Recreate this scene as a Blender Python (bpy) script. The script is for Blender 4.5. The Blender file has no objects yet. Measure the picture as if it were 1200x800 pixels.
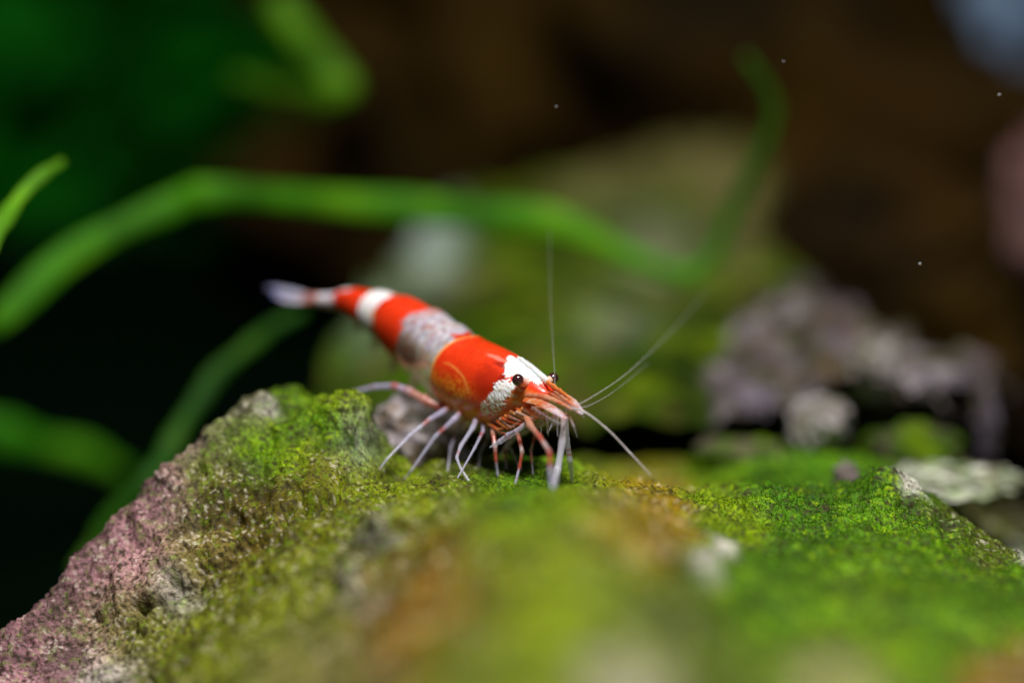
# Bee shrimp on a mossy stone in an aquarium.  1 Blender unit = 1 cm.
import bpy, bmesh, math, random
import numpy as np
from mathutils import Vector

random.seed(7)
rng = np.random.default_rng(7)
scene = bpy.context.scene
COL = scene.collection
scene.unit_settings.scale_length = 0.01

# ------------------------------------------------------------------ camera
TH = math.radians(12.0)              # camera looks 12 degrees down
DIST = 20.0                          # cm from lens to the shrimp's head
KPX = 5.0 / 1200.0                   # cm per photo pixel in the focal plane
RIGHT = np.array([1.0, 0, 0])
UPV = np.array([0, math.sin(TH), math.cos(TH)])
FWD = np.array([0, math.cos(TH), -math.sin(TH)])
cam_d = bpy.data.cameras.new('camera')
cam = bpy.data.objects.new('camera', cam_d)
COL.objects.link(cam)
cam.location = Vector(-DIST * FWD)
cam.rotation_euler = (math.radians(90.0) - TH, 0, 0)
cam_d.sensor_width = 36.0
cam_d.lens = 36.0 * DIST / 5.0
cam_d.clip_start = 0.1
cam_d.clip_end = 500.0
cam_d.dof.use_dof = True
cam_d.dof.focus_distance = DIST - 0.05
cam_d.dof.aperture_fstop = cam_d.lens * 1e-3 / 1.1       # 1.1 cm wide entrance pupil
cam_d.dof.aperture_blades = 0
scene.camera = cam

# ------------------------------------------------------------------ light
world = bpy.data.worlds.new('World')
scene.world = world
world.use_nodes = True
wb = world.node_tree.nodes['Background']
wb.inputs[0].default_value = (0.8, 0.9, 1.0, 1)
wb.inputs[1].default_value = 0.045

def area_lamp(name, loc, target, sx, sy, watts, col):
    d = bpy.data.lights.new(name, 'AREA')
    d.shape = 'RECTANGLE'; d.size = sx; d.size_y = sy
    d.energy = watts; d.color = col
    o = bpy.data.objects.new(name, d)
    COL.objects.link(o)
    o.location = loc
    o.rotation_euler = (Vector(target) - Vector(loc)).to_track_quat('-Z', 'Y').to_euler()
    return o
# the hood lamp of the tank, hanging over the stone a little towards the viewer
area_lamp('aquarium_lamp', (1.5, -8.5, 19.0), (0, 0.5, -0.5), 6.0, 3.0, 8200.0, (1.0, 0.97, 0.93))

scene.view_settings.view_transform = 'Standard'
scene.view_settings.look = 'None'
scene.view_settings.exposure = 0.0
scene.view_settings.gamma = 1.0
scene.view_settings.use_curve_mapping = False
scene.cycles.use_denoising = True
scene.cycles.max_bounces = 8
scene.cycles.transparent_max_bounces = 16

# ------------------------------------------------------------------ helpers
def P(px, py, dz):
    """point that lies dz cm behind the focal plane (photo pixel units in that plane)"""
    d = DIST + dz
    x = (px - 600.0) * KPX * d / DIST
    v = -(py - 400.0) * KPX * d / DIST
    return RIGHT * x + UPV * v + FWD * dz

def to_px(p):
    p = np.asarray(p)
    d = DIST + p @ FWD
    return 600 + (p @ RIGHT) / KPX * DIST / d, 400 - (p @ UPV) / KPX * DIST / d, d - DIST

_perm = np.random.default_rng(11).permutation(512).astype(np.int64)
_perm = np.concatenate([_perm, _perm, _perm])
_grad = np.random.default_rng(12).normal(size=(512, 3))
_grad /= np.linalg.norm(_grad, axis=1)[:, None]
def noise(p):
    p = np.asarray(p, dtype=np.float64)
    i = np.floor(p).astype(np.int64); f = p - i; i &= 511
    u = f * f * f * (f * (f * 6 - 15) + 10)
    def g(dx, dy, dz):
        h = _perm[(_perm[(_perm[(i[..., 0] + dx) & 511] + i[..., 1] + dy) & 511] + i[..., 2] + dz) & 511]
        gr = _grad[h]
        return gr[..., 0] * (f[..., 0] - dx) + gr[..., 1] * (f[..., 1] - dy) + gr[..., 2] * (f[..., 2] - dz)
    def lerp(a, b, t): return a + (b - a) * t
    x00 = lerp(g(0, 0, 0), g(1, 0, 0), u[..., 0]); x10 = lerp(g(0, 1, 0), g(1, 1, 0), u[..., 0])
    x01 = lerp(g(0, 0, 1), g(1, 0, 1), u[..., 0]); x11 = lerp(g(0, 1, 1), g(1, 1, 1), u[..., 0])
    return lerp(lerp(x00, x10, u[..., 1]), lerp(x01, x11, u[..., 1]), u[..., 2]) * 1.6
def fbm(p, octaves=4, gain=0.5):
    a, s, out = 1.0, 1.0, 0.0
    for k in range(octaves):
        out = out + a * noise(np.asarray(p) * s + 17.3 * k); a *= gain; s *= 2.03
    return out
def sstep(a, b, x):
    t = np.clip((x - a) / (b - a), 0, 1); return t * t * (3 - 2 * t)

def mesh_obj(name, verts, faces, mat, parent=None, cols=None, alpha=None, smooth=True, extra=None):
    me = bpy.data.meshes.new(name)
    verts = np.asarray(verts, dtype=np.float32)
    faces = np.asarray(faces, dtype=np.int32) if not isinstance(faces, list) else faces
    if isinstance(faces, list):
        me.from_pydata([tuple(map(float, v)) for v in verts], [], faces)
    else:
        n = faces.shape[1]
        me.vertices.add(len(verts)); me.vertices.foreach_set('co', verts.ravel())
        me.loops.add(faces.size); me.loops.foreach_set('vertex_index', faces.ravel())
        me.polygons.add(len(faces))
        me.polygons.foreach_set('loop_start', np.arange(0, faces.size, n, dtype=np.int32))
        me.polygons.foreach_set('loop_total', np.full(len(faces), n, dtype=np.int32))
        me.update(calc_edges=True)
    if smooth:
        me.polygons.foreach_set('use_smooth', np.ones(len(me.polygons), dtype=bool))
    if cols is not None:
        c = np.ones((len(verts), 4), dtype=np.float32)
        c[:, :3] = cols
        if alpha is not None: c[:, 3] = alpha
        at = me.color_attributes.new('Col', 'FLOAT_COLOR', 'POINT')
        at.data.foreach_set('color', c.ravel())
    me.materials.append(mat)
    me.validate()
    o = bpy.data.objects.new(name, me)
    COL.objects.link(o)
    if parent is not None: o.parent = parent
    return o

def tag(o, label, cat, group=None, kind=None):
    if label: o['label'] = label
    if cat: o['category'] = cat
    if group: o['group'] = group
    if kind: o['kind'] = kind
    return o

def empty(name, loc=(0, 0, 0)):
    o = bpy.data.objects.new(name, None)
    COL.objects.link(o)
    return o

def grid_faces(nu, nv, close_v=False):
    f = []
    i = np.arange(nu - 1)[:, None]; j = np.arange(nv if close_v else nv - 1)[None, :]
    j2 = (j + 1) % nv
    a = i * nv + j; b = i * nv + j2; c = (i + 1) * nv + j2; d = (i + 1) * nv + j
    return np.stack([a, b, c, d], -1).reshape(-1, 4)

def catmull(pts, n):
    pts = np.asarray(pts, float)
    p = np.vstack([2 * pts[0] - pts[1], pts, 2 * pts[-1] - pts[-2]])
    t = np.linspace(0, len(pts) - 1, n)
    i = np.minimum(t.astype(int), len(pts) - 2); f = (t - i)[:, None]
    p0, p1, p2, p3 = p[i], p[i + 1], p[i + 2], p[i + 3]
    return 0.5 * (2 * p1 + (p2 - p0) * f + (2 * p0 - 5 * p1 + 4 * p2 - p3) * f ** 2 + (3 * p1 - p0 - 3 * p2 + p3) * f ** 3)

def unit(v): return v / (np.linalg.norm(v, axis=-1, keepdims=True) + 1e-12)

def tube(path, ra, rb=None, nseg=12, up=(0, 0, 1), cap=True):
    """closed tapering tube along path; ra = half width, rb = half thickness along up"""
    path = np.asarray(path, float); n = len(path)
    ra = np.broadcast_to(np.asarray(ra, float), (n,)); rb = ra if rb is None else np.broadcast_to(np.asarray(rb, float), (n,))
    T = unit(np.gradient(path, axis=0))
    u = np.asarray(up, float)
    S = unit(np.cross(T, u)); N = np.cross(S, T)
    a = np.linspace(0, 2 * math.pi, nseg, endpoint=False)
    V = path[:, None, :] + (S[:, None, :] * np.cos(a)[None, :, None]) * ra[:, None, None] + (N[:, None, :] * np.sin(a)[None, :, None]) * rb[:, None, None]
    V = V.reshape(-1, 3)
    F = grid_faces(n, nseg, True).tolist()
    if cap:
        V = np.vstack([V, path[0] - T[0] * ra[0] * .4, path[-1] + T[-1] * ra[-1] * .4])
        c0, c1 = len(V) - 2, len(V) - 1
        for k in range(nseg):
            k2 = (k + 1) % nseg
            F.append([c0, k2, k]); F.append([c1, (n - 1) * nseg + k, (n - 1) * nseg + k2])
    return V, F

def tube_cols(c, nseg):
    c = np.asarray(c, float)
    return np.vstack([np.repeat(c, nseg, axis=0), c[:1], c[-1:]])

# ------------------------------------------------------------------ materials
def new_mat(name):
    m = bpy.data.materials.new(name); m.use_nodes = True
    nt = m.node_tree
    return m, nt, nt.nodes['Principled BSDF'], nt.nodes['Material Output']
def nd(nt, t, **kw):
    n = nt.nodes.new(t)
    for k, v in kw.items(): setattr(n, k, v)
    return n

def vcol_mat(name, rough=.5, spec=.4, sss=0.0, sss_r=(.05, .02, .01), noise_scale=0, noise_amt=.3,
             bump_scale=0, bump=.2, bump_dist=.005, use_alpha=False, coat=0.0, detail=4, translucent=0.0):
    m, nt, b, out = new_mat(name)
    at = nd(nt, 'ShaderNodeAttribute', attribute_name='Col')
    geo = nd(nt, 'ShaderNodeNewGeometry')
    colsock = at.outputs['Color']
    if noise_scale:
        n = nd(nt, 'ShaderNodeTexNoise'); n.inputs['Scale'].default_value = noise_scale; n.inputs['Detail'].default_value = detail
        n.inputs['Roughness'].default_value = .65
        nt.links.new(geo.outputs['Position'], n.inputs['Vector'])
        mr = nd(nt, 'ShaderNodeMapRange'); mr.inputs['From Min'].default_value = .3; mr.inputs['From Max'].default_value = .7
        mr.inputs['To Min'].default_value = 1 - noise_amt; mr.inputs['To Max'].default_value = 1 + noise_amt
        nt.links.new(n.outputs['Fac'], mr.inputs['Value'])
        mx = nd(nt, 'ShaderNodeVectorMath', operation='SCALE')
        nt.links.new(colsock, mx.inputs[0]); nt.links.new(mr.outputs[0], mx.inputs['Scale'])
        colsock = mx.outputs[0]
    nt.links.new(colsock, b.inputs['Base Color'])
    b.inputs['Roughness'].default_value = rough
    b.inputs['Specular IOR Level'].default_value = spec
    b.inputs['Coat Weight'].default_value = coat
    b.inputs['Coat Roughness'].default_value = .12
    if sss:
        b.inputs['Subsurface Weight'].default_value = sss
        b.inputs['Subsurface Radius'].default_value = sss_r
        b.inputs['Subsurface Scale'].default_value = 1.0
    if bump_scale:
        n2 = nd(nt, 'ShaderNodeTexNoise'); n2.inputs['Scale'].default_value = bump_scale; n2.inputs['Detail'].default_value = 3
        nt.links.new(geo.outputs['Position'], n2.inputs['Vector'])
        bp = nd(nt, 'ShaderNodeBump'); bp.inputs['Strength'].default_value = bump; bp.inputs['Distance'].default_value = bump_dist
        nt.links.new(n2.outputs['Fac'], bp.inputs['Height']); nt.links.new(bp.outputs[0], b.inputs['Normal'])
    last = b.outputs[0]
    if translucent:
        tr = nd(nt, 'ShaderNodeBsdfTranslucent'); nt.links.new(colsock, tr.inputs['Color'])
        mt = nd(nt, 'ShaderNodeMixShader'); mt.inputs[0].default_value = translucent
        nt.links.new(last, mt.inputs[1]); nt.links.new(tr.outputs[0], mt.inputs[2]); last = mt.outputs[0]
    if use_alpha:
        tp = nd(nt, 'ShaderNodeBsdfTransparent')
        ms = nd(nt, 'ShaderNodeMixShader')
        nt.links.new(at.outputs['Alpha'], ms.inputs[0])
        nt.links.new(tp.outputs[0], ms.inputs[1]); nt.links.new(last, ms.inputs[2]); last = ms.outputs[0]
    nt.links.new(last, out.inputs['Surface'])
    return m

M_rock = vcol_mat('algae_covered_stone', rough=.65, spec=.15, noise_scale=60, noise_amt=.65, bump_scale=90, bump=.9, bump_dist=.006, detail=6)
M_moss = vcol_mat('moss_blades', rough=.6, spec=.08, translucent=.3)
M_back = vcol_mat('background_stone', rough=.85, spec=.03, noise_scale=6, noise_amt=.35, bump_scale=12, bump=.5, bump_dist=.05)
M_tank = vcol_mat('dark_tank_shell', rough=1.0, spec=0.0)
M_plant = vcol_mat('water_plant', rough=.6, spec=.15, noise_scale=5, noise_amt=.2, translucent=.35)
M_shell = vcol_mat('shrimp_shell', rough=.38, spec=.5, sss=.5, sss_r=(.06, .016, .006), bump_scale=220, bump=.12, bump_dist=.002, use_alpha=True, coat=.25)
M_limb = vcol_mat('shrimp_limb', rough=.25, spec=.6, sss=.2, sss_r=(.02, .015, .015), use_alpha=True, coat=.3, translucent=.25)
M_eye = vcol_mat('shrimp_eye', rough=.12, spec=.7, coat=.6)

# ------------------------------------------------------------------ setting
def box(name, x0, x1, y0, y1, z0, z1, mat, col):
    v = [(x, y, z) for z in (z0, z1) for y in (y0, y1) for x in (x0, x1)]
    f = [[0, 2, 3, 1], [4, 5, 7, 6], [0, 1, 5, 4], [2, 6, 7, 3], [0, 4, 6, 2], [1, 3, 7, 5]]
    return mesh_obj(name, v, f, mat, cols=np.tile(col, (8, 1)), smooth=False)
tag(box('aquarium_floor', -40, 40, -16, 30, -5.2, -2.2, M_tank, (.0008, .003, .0012)), None, None, kind='structure')
tag(box('aquarium_back_wall', -40, 40, 30, 30.6, -5.2, 26, M_tank, (.0008, .003, .0012)), None, None, kind='structure')

# ---- the stone the shrimp stands on: height field through surveyed points
CP = [
 # under and around the shrimp
 (450,556,.2),(500,566,.02),(550,564,.02),(600,570,-.08),(650,576,-.12),(700,572,-.05),(560,546,.45),(620,550,.4),(700,566,.45),(500,552,.45),
 # centre, foreground hump
 (600,800,-4.6),(600,720,-3.6),(600,655,-2.6),(600,606,-1.7),(600,586,-.7),(600,545,.8),(600,570,1.5),(600,560,2.6),
 (500,800,-4.1),(500,725,-3.0),(500,655,-1.8),(500,604,-.8),(500,556,1.0),(500,590,1.8),(500,620,3),
 (750,800,-4.6),(750,700,-3.2),(750,625,-2.2),(750,594,-1.1),(750,577,-.35),(750,569,.15),(750,572,.5),(750,582,1.3),(750,556,1.9),(750,548,2.6),
 (830,700,-2.4),(830,640,-1.2),(830,600,-.3),(830,580,.2),
 # right
 (900,800,-3.6),(900,720,-2.0),(900,660,-.9),(900,622,-.3),(900,592,0),(900,573,.25),(900,584,.9),(900,552,1.6),(900,538,2.1),(965,532,2.0),
 (1040,800,-3.2),(1040,700,-1.5),(1040,640,-.45),(1040,590,-.02),(1040,556,.22),(1040,600,.8),(1040,572,1.7),(1040,552,2.3),
 (985,577,.22),(1100,590,.2),(1110,640,-.2),
 (1180,800,-3),(1180,720,-1.5),(1180,672,-.4),(1180,645,.1),(1180,680,.6),(1180,650,1.6),(1180,620,2.6),
 (1300,700,.1),(1300,800,-2),(1300,690,1.5),(1300,900,-4),
 # moss knob left of the shrimp
 (402,462,.35),(425,466,.30),(372,474,.33),(439,482,.27),(444,508,.25),(446,540,.24),(466,552,.4),(470,556,.7),(400,520,.12),(425,510,.15),(380,560,-.08),(430,574,-.05),(400,620,-.5),(415,690,-1.2),(420,760,-2.2),(430,830,-3.2),
 (400,500,.9),(440,560,.9),(400,590,1.6),(400,680,2.6),
 # left flank
 (330,466,.8),(345,485,.45),(300,482,.5),(300,525,.25),(300,580,.02),(300,650,-.35),(300,720,-.9),(300,800,-1.8),(300,560,1.3),(300,680,2.3),
 (200,546,.3),(200,600,.12),(200,670,-.1),(200,740,-.4),(200,800,-.9),(200,640,1.0),(200,780,2),
 (100,652,.15),(100,700,.02),(100,760,-.15),(100,810,-.35),(100,760,.9),(100,900,1.9),
 (0,752,.02),(0,800,-.15),(0,900,-.8),(0,870,.8),(0,1050,1.8),
 (-120,870,-.1),(-120,960,-.6),(-120,990,.7),(-260,1080,-.2),(-260,1250,.9),(-260,1200,-1.5),
 (900,560,3.6),(1040,575,3.6),(750,565,3.6),(600,575,3.8),(1180,600,3.6),(600,900,-5.4),(1000,900,-4.8),(300,960,-3.4),(0,1020,-1.6),(-100,1200,-3),
]
cpw = np.array([P(*c) for c in CP])
def tps_fit(xy, z, lam=.0006):
    n = len(xy); r2 = ((xy[:, None] - xy[None]) ** 2).sum(-1)
    K = .5 * r2 * np.log(r2 + 1e-9) + lam * np.eye(n)
    Q = np.hstack([np.ones((n, 1)), xy]); A = np.block([[K, Q], [Q.T, np.zeros((3, 3))]])
    s = np.linalg.solve(A, np.concatenate([z, np.zeros(3)])); return s[:n], s[n:]
W_, A_ = tps_fit(cpw[:, :2], cpw[:, 2])
def H0(x, y):
    sh = np.shape(x); xy = np.stack([np.ravel(x), np.ravel(y)], -1).astype(float); out = np.empty(len(xy))
    for k in range(0, len(xy), 20000):
        q = xy[k:k + 20000]; r2 = ((q[:, None] - cpw[None, :, :2]) ** 2).sum(-1)
        out[k:k + 20000] = (.5 * r2 * np.log(r2 + 1e-9)) @ W_ + A_[0] + q @ A_[1:]
    return np.maximum(out.reshape(sh), -4.4)

def axis(segs):
    a = [segs[0][0]]
    for lo, hi, st in segs: a += list(np.linspace(lo, hi, max(2, int(round((hi - lo) / st)) + 1))[1:])
    return np.array(a)
gx = axis([(-4.2, -2.7, .05), (-2.7, 2.7, .0085), (2.7, 4.2, .05)])
gy = axis([(-6.2, -2.0, .035), (-2.0, -1.1, .015), (-1.1, .7, .0085), (.7, 1.6, .02), (1.6, 3.6, .04)])
GX, GY = np.meshgrid(gx, gy, indexing='ij')
GZ = H0(GX, GY)
base = np.stack([GX, GY, GZ], -1)
dzx = np.gradient(GZ, gx, axis=0); dzy = np.gradient(GZ, gy, axis=1)
NRM = unit(np.stack([-dzx, -dzy, np.ones_like(GZ)], -1))
flat = base.reshape(-1, 3)
def rock_disp(p):
    d = .03 * fbm(p * 1.1 + 3, 2) + .040 * fbm(p * np.array([3.2, 3.2, 3.2]) + 9, 3)
    ridg = 1 - np.abs(noise(p * 5.5 + 40)) * 2
    d = d + .018 * ridg * (noise(p * 1.7 + 5) > -.6)
    d = d + .017 * noise(p * 13 + 1) + .013 * noise(p * 29 + 2) + .009 * noise(p * 58 + 7)
    # scattered pits
    pit = sstep(.45, .75, noise(p * 4.0 + 71)); d = d - .05 * pit
    # a broken ledge running down the left flank
    qx, qy, _ = to_px(p); qx = qx + 9 * noise(p * 9 + 3); qy = qy + 9 * noise(p * 9 + 33)
    led = 0
    for (ax, ay), (bx, by), wd in [((165, 715), (235, 672), 9), ((235, 668), (330, 612), 11), ((330, 605), (400, 582), 9), ((205, 690), (225, 684), 16)]:
        ux, uy = bx - ax, by - ay; t = np.clip(((qx - ax) * ux + (qy - ay) * uy) / (ux * ux + uy * uy), 0, 1)
        dd = np.hypot(qx - ax - t * ux, qy - ay - t * uy)
        led = np.maximum(led, np.exp(-(dd / wd) ** 2))
    d = d + .075 * np.exp(-((qx - 1036) / 24) ** 2 - ((qy - 572) / 26) ** 2) + .04 * np.exp(-((qx - 880) / 40) ** 2 - ((qy - 585) / 22) ** 2)
    d = d - .13 * led * (.6 + .8 * noise(p * 4 + 77))
    return d
# keep the footing of the shrimp calm so that the feet meet it
px_, py_, dz_ = to_px(flat)
DISP = rock_disp(flat).reshape(GZ.shape)
VR = base + NRM * DISP[..., None]
def ray_hit(px, py):
    """first point of the stone seen along that direction"""
    dzs = np.linspace(-6, 4, 4001)
    q = np.array([P(px, py, d) for d in dzs])
    hit = np.nonzero(q[:, 2] <= rock_z(q[:, 0], q[:, 1]))[0]
    return q[hit[0]] if len(hit) else q[-1]
def rock_z(x, y):
    z = H0(x, y); p = np.stack([x, y, z], -1)
    return z + rock_disp(p)

# colour of the stone: patches of algae, bare stone, dead moss, painted crevice shade
def patch(px, py, r, c):
    return (px, py, r, c)
GREEN, YGREEN, OLIVE = (.065, .175, .002), (.14, .19, .003), (.09, .105, .006)
PURPLE, BROWN, GREY, PALE = (.235, .13, .145), (.16, .085, .022), (.24, .23, .22), (.48, .45, .42)
PATCHES = [
 (50,740,110,PURPLE),(110,720,30,(.16,.13,.06)),(130,650,75,PURPLE),(190,575,45,(.23,.135,.145)),(245,515,30,(.22,.14,.15)),(160,600,45,PURPLE),(215,620,45,(.11,.10,.045)),(260,575,40,(.08,.10,.02)),(295,492,22,(.13,.12,.08)),(335,466,25,(.08,.15,.01)),(270,530,40,(.12,.15,.05)),(310,545,35,GREEN),(20,790,90,PURPLE),(312,490,11,PALE),
 (400,474,30,YGREEN),(350,500,40,(.08,.15,.01)),(380,500,30,GREEN),(415,505,30,(.16,.17,.15)),(300,590,60,(.13,.08,.025)),(250,640,60,(.12,.08,.03)),(370,560,60,(.10,.09,.012)),(330,630,40,(.05,.04,.012)),(200,690,25,PALE),(420,520,40,(.15,.2,.1)),
 (150,740,60,OLIVE),(260,740,90,(.11,.12,.018)),(120,795,40,PALE),(330,690,100,(.11,.12,.016)),(440,625,26,(.17,.16,.16)),(415,690,28,(.15,.14,.12)),(400,590,60,OLIVE),
 (480,560,60,(.11,.14,.008)),(550,560,60,(.07,.08,.008)),(620,572,60,GREEN),(700,570,80,(.12,.155,.004)),
 (510,690,75,(.20,.085,.012)),(470,760,50,(.17,.08,.02)),(560,620,60,(.09,.12,.006)),(640,640,70,(.10,.12,.006)),(640,700,80,(.115,.15,.005)),(745,602,60,(.19,.10,.014)),(560,760,90,(.11,.135,.008)),(380,780,70,(.15,.13,.05)),
 (840,660,20,PALE),(740,715,50,(.10,.13,.012)),(790,735,70,(.045,.055,.006)),(465,655,40,(.05,.055,.008)),(860,770,50,(.05,.07,.008)),(900,700,80,(.045,.11,.002)),(740,795,40,(.26,.25,.17)),(980,795,50,(.2,.2,.09)),
 (850,592,40,(.13,.175,.003)),(880,620,30,(.14,.18,.003)),(930,600,40,(.035,.09,.002)),(960,620,50,(.06,.14,.002)),(1020,600,50,(.05,.125,.002)),(1075,600,35,(.03,.07,.003)),(1050,640,50,(.075,.15,.002)),(1100,680,90,(.06,.13,.002)),(1000,700,90,(.075,.14,.002)),(940,660,40,(.03,.07,.002)),(1180,720,60,(.06,.13,.002)),(1190,790,50,BROWN),
 (1120,600,30,(.035,.03,.012)),(1165,605,45,(.03,.016,.006)),(1190,600,40,(.02,.012,.006)),(1188,655,14,PALE),(1070,568,22,PALE),(900,545,80,GREEN),(1150,650,30,(.06,.05,.02)),(-100,850,150,PURPLE),  # dark browns at the right edge paint the shade of a crevice
]
num = np.zeros((len(flat), 3)); den = np.zeros(len(flat))
wx = px_ + 22 * fbm(flat * 2.4 + 50, 3); wy = py_ + 22 * fbm(flat * 2.4 + 80, 3)
for (qx, qy, r, c) in PATCHES:
    w = np.exp(-((wx - qx) ** 2 + (wy - qy) ** 2) / (r * .75) ** 2) + 1e-7 * np.exp(-((wx - qx) ** 2 + (wy - qy) ** 2) / 4e5)
    num += w[:, None] * np.array(c); den += w
RC = num / den[:, None]
n1 = fbm(flat * 9 + 4, 3)[:, None]; n2 = fbm(flat * 26 + 14, 2)[:, None]; n3 = noise(flat * 55 + 31)[:, None]
RC = RC * (1 + .5 * n1) * (1 + .55 * np.clip(fbm(flat * 3.3 + 61, 2)[:, None], -.9, .9))
RC = RC + (np.array([.10, .20, .012]) - RC) * (.35 * sstep(.1, .6, n2))
isg = sstep(.0, .06, RC[:, 1:2] - RC[:, 0:1])
RC = RC + ((np.array([.46, .42, .36]) * (1 - isg) + np.array([.26, .34, .02]) * isg) - RC) * (.6 * sstep(.36, .62, n3 + .3 * n1))
RC = RC + (np.array([.03, .025, .012]) - RC) * (.9 * sstep(.12, .42, -n3 - .4 * n2))
RC = np.clip(RC, .008, .8)
lum = RC.mean(1, keepdims=True); RC = np.clip(lum + (RC - lum) * 1.22, .003, .8)
GRN = sstep(.02, .09, RC[:, 1] - RC[:, 0])

nx, ny = GZ.shape
faces = grid_faces(nx, ny)[:, ::-1]
Vr = VR.reshape(-1, 3)
# skirt to the tank floor
idx = np.arange(nx * ny).reshape(nx, ny)
ring = np.concatenate([idx[0, :], idx[1:, -1], idx[-1, -2::-1], idx[-2:0:-1, 0]])
sk = Vr[ring].copy(); sk[:, 2] = -4.7
o0 = len(Vr); nr = len(ring); k = np.arange(nr); k2 = (k + 1) % nr
sf = np.stack([ring[k], ring[k2], o0 + k2, o0 + k], -1)
faces = np.vstack([faces, sf])
Vr2 = np.vstack([Vr, sk]); RC2 = np.vstack([RC, RC[ring]])
stone = mesh_obj('mossy_stone', Vr2, faces, M_rock, cols=RC2)
tag(stone, 'large mossy green stone with bare purple left flank carrying the shrimp', 'stone')

# short moss growing on the green areas
def moss(count):
    vis = (px_ > -60) & (px_ < 1260) & (py_ > 430) & (py_ < 840) & (np.abs(dz_) < 1.6)
    wgt = GRN ** 2 * vis * (NRM.reshape(-1, 3)[:, 2] > .1)
    cell = (np.gradient(gx)[:, None] * np.gradient(gy)[None, :]).ravel()
    wgt = wgt * cell * (noise(flat * 3.1 + 90) > -.25); wgt /= wgt.sum()
    pick = rng.choice(len(flat), size=count, p=wgt)
    b = Vr[pick] + rng.normal(0, .004, (count, 3)); nn = NRM.reshape(-1, 3)[pick]
    d = unit(nn * .7 + rng.normal(0, .55, (count, 3)) + np.array([0, 0, .25]))
    L = rng.uniform(.005, .016, count)[:, None]
    s = unit(np.cross(d, rng.normal(0, 1, (count, 3)))) * rng.uniform(.0016, .0034, count)[:, None]
    droop = rng.normal(0, .25, (count, 3)) * L
    b = b - nn * .004
    v = np.stack([b - s, b + s, b + d * L * .55 + s * .8, b + d * L * .55 - s * .8, b + d * L + droop], 1).reshape(-1, 3)
    o = np.arange(count) * 5
    f = np.vstack([np.stack([o, o + 1, o + 2], -1), np.stack([o, o + 2, o + 3], -1), np.stack([o + 3, o + 2, o + 4], -1)])
    c = RC[pick] * rng.choice([.45, .8, 1.1, 1.9], (count, 1), p=[.25, .35, .28, .12]) * np.array([1.0, 1.08, .45])
    c = np.clip(c, .008, .5); c[:, 0] = np.minimum(c[:, 0], c[:, 1] * .85); c[:, 2] = np.minimum(c[:, 2], c[:, 1] * .15); c = np.minimum(c, .3)
    return mesh_obj('moss', v, f, M_moss, parent=stone, cols=np.repeat(c, 5, axis=0), smooth=False)
mo = moss(100000); mo['kind'] = 'stuff'

# ---- other stones
def lump(name, centre, radii, colfn, label, cat='stone', seed=0, amp=.25, freq=1.0, mat=None, n=96, shear=0, undercut=False, group=None, facet=False):
    th = np.linspace(0, math.pi, n); ph = np.linspace(0, 2 * math.pi, 2 * n, endpoint=False)
    TT, PP = np.meshgrid(th, ph, indexing='ij')
    d = np.stack([np.sin(TT) * np.cos(PP), np.sin(TT) * np.sin(PP), np.cos(TT)], -1)
    q = d * freq + seed * 7.7
    r = 1 + amp * fbm(q * 1.6, 4) + amp * .5 * (1 - 2 * np.abs(noise(q * 2.3 + 9)))
    if facet:
        rp = np.random.default_rng(seed + 100); pn = unit(rp.normal(size=(16, 3))); ph_ = rp.uniform(.62, 1.0, 16)
        r = (ph_ / np.maximum(d @ pn.T, .08)).min(-1); r = np.minimum(r, 1.35) * (1 + .9 * amp * fbm(q * 3.5, 3))
    v = np.sign(d) * np.abs(d) ** (1.0 if facet else .85) * r[..., None] * np.asarray(radii)
    v = v.reshape(-1, 3)
    if undercut: v[:, :2] *= (1 - .6 * sstep(-.08, -.26, v[:, 2:3] / radii[2]))
    v[:, 0] += shear * v[:, 2]; v = v + np.asarray(centre)
    c = colfn(v, d.reshape(-1, 3))
    o = mesh_obj(name, v, grid_faces(n, 2 * n, True), mat or M_back, cols=c)
    if label: tag(o, label, cat, group)
    return o
def mixcol(cols, scale, seed=0):
    cols = np.asarray(cols, float)
    def f(v, d):
        w = np.stack([np.exp(5.0 * fbm(v * scale + 13 * k + seed, 3)) for k in range(len(cols))], -1)
        w /= w.sum(-1, keepdims=True)
        return w @ cols
    return f
# big moss covered stone behind the shrimp, its left-edge highlight painted pale, paler patches on top
def mound_col(v, d):
    px, py, _ = to_px(v)
    c = mixcol([(.040, .085, .002), (.085, .125, .003), (.010, .022, .002), (.060, .050, .012), (.024, .055, .002)], 2.6, 5)(v, d)
    jx = px + 30 * fbm(v * .8, 2); jy = py + 30 * fbm(v * .8 + 20, 2)
    for (qx, qy, rx, ry, cc) in [(490, 290, 34, 50, (.26, .32, .28)), (430, 375, 30, 45, (.10, .14, .09)), (800, 190, 80, 40, (.24, .17, .08)), (700, 235, 45, 25, (.26, .2, .11)),
                                 (775, 290, 45, 25, (.24, .23, .18)), (720, 375, 45, 30, (.22, .23, .18)), (870, 240, 40, 60, (.18, .12, .07))]:
        w = np.exp(-((jx - qx) / rx) ** 2 - ((jy - qy) / ry) ** 2)[:, None]
        c = c + (np.array(cc) - c) * np.clip(w * (.95 if qx < 500 else .42), 0, 1)
    return c
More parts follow.
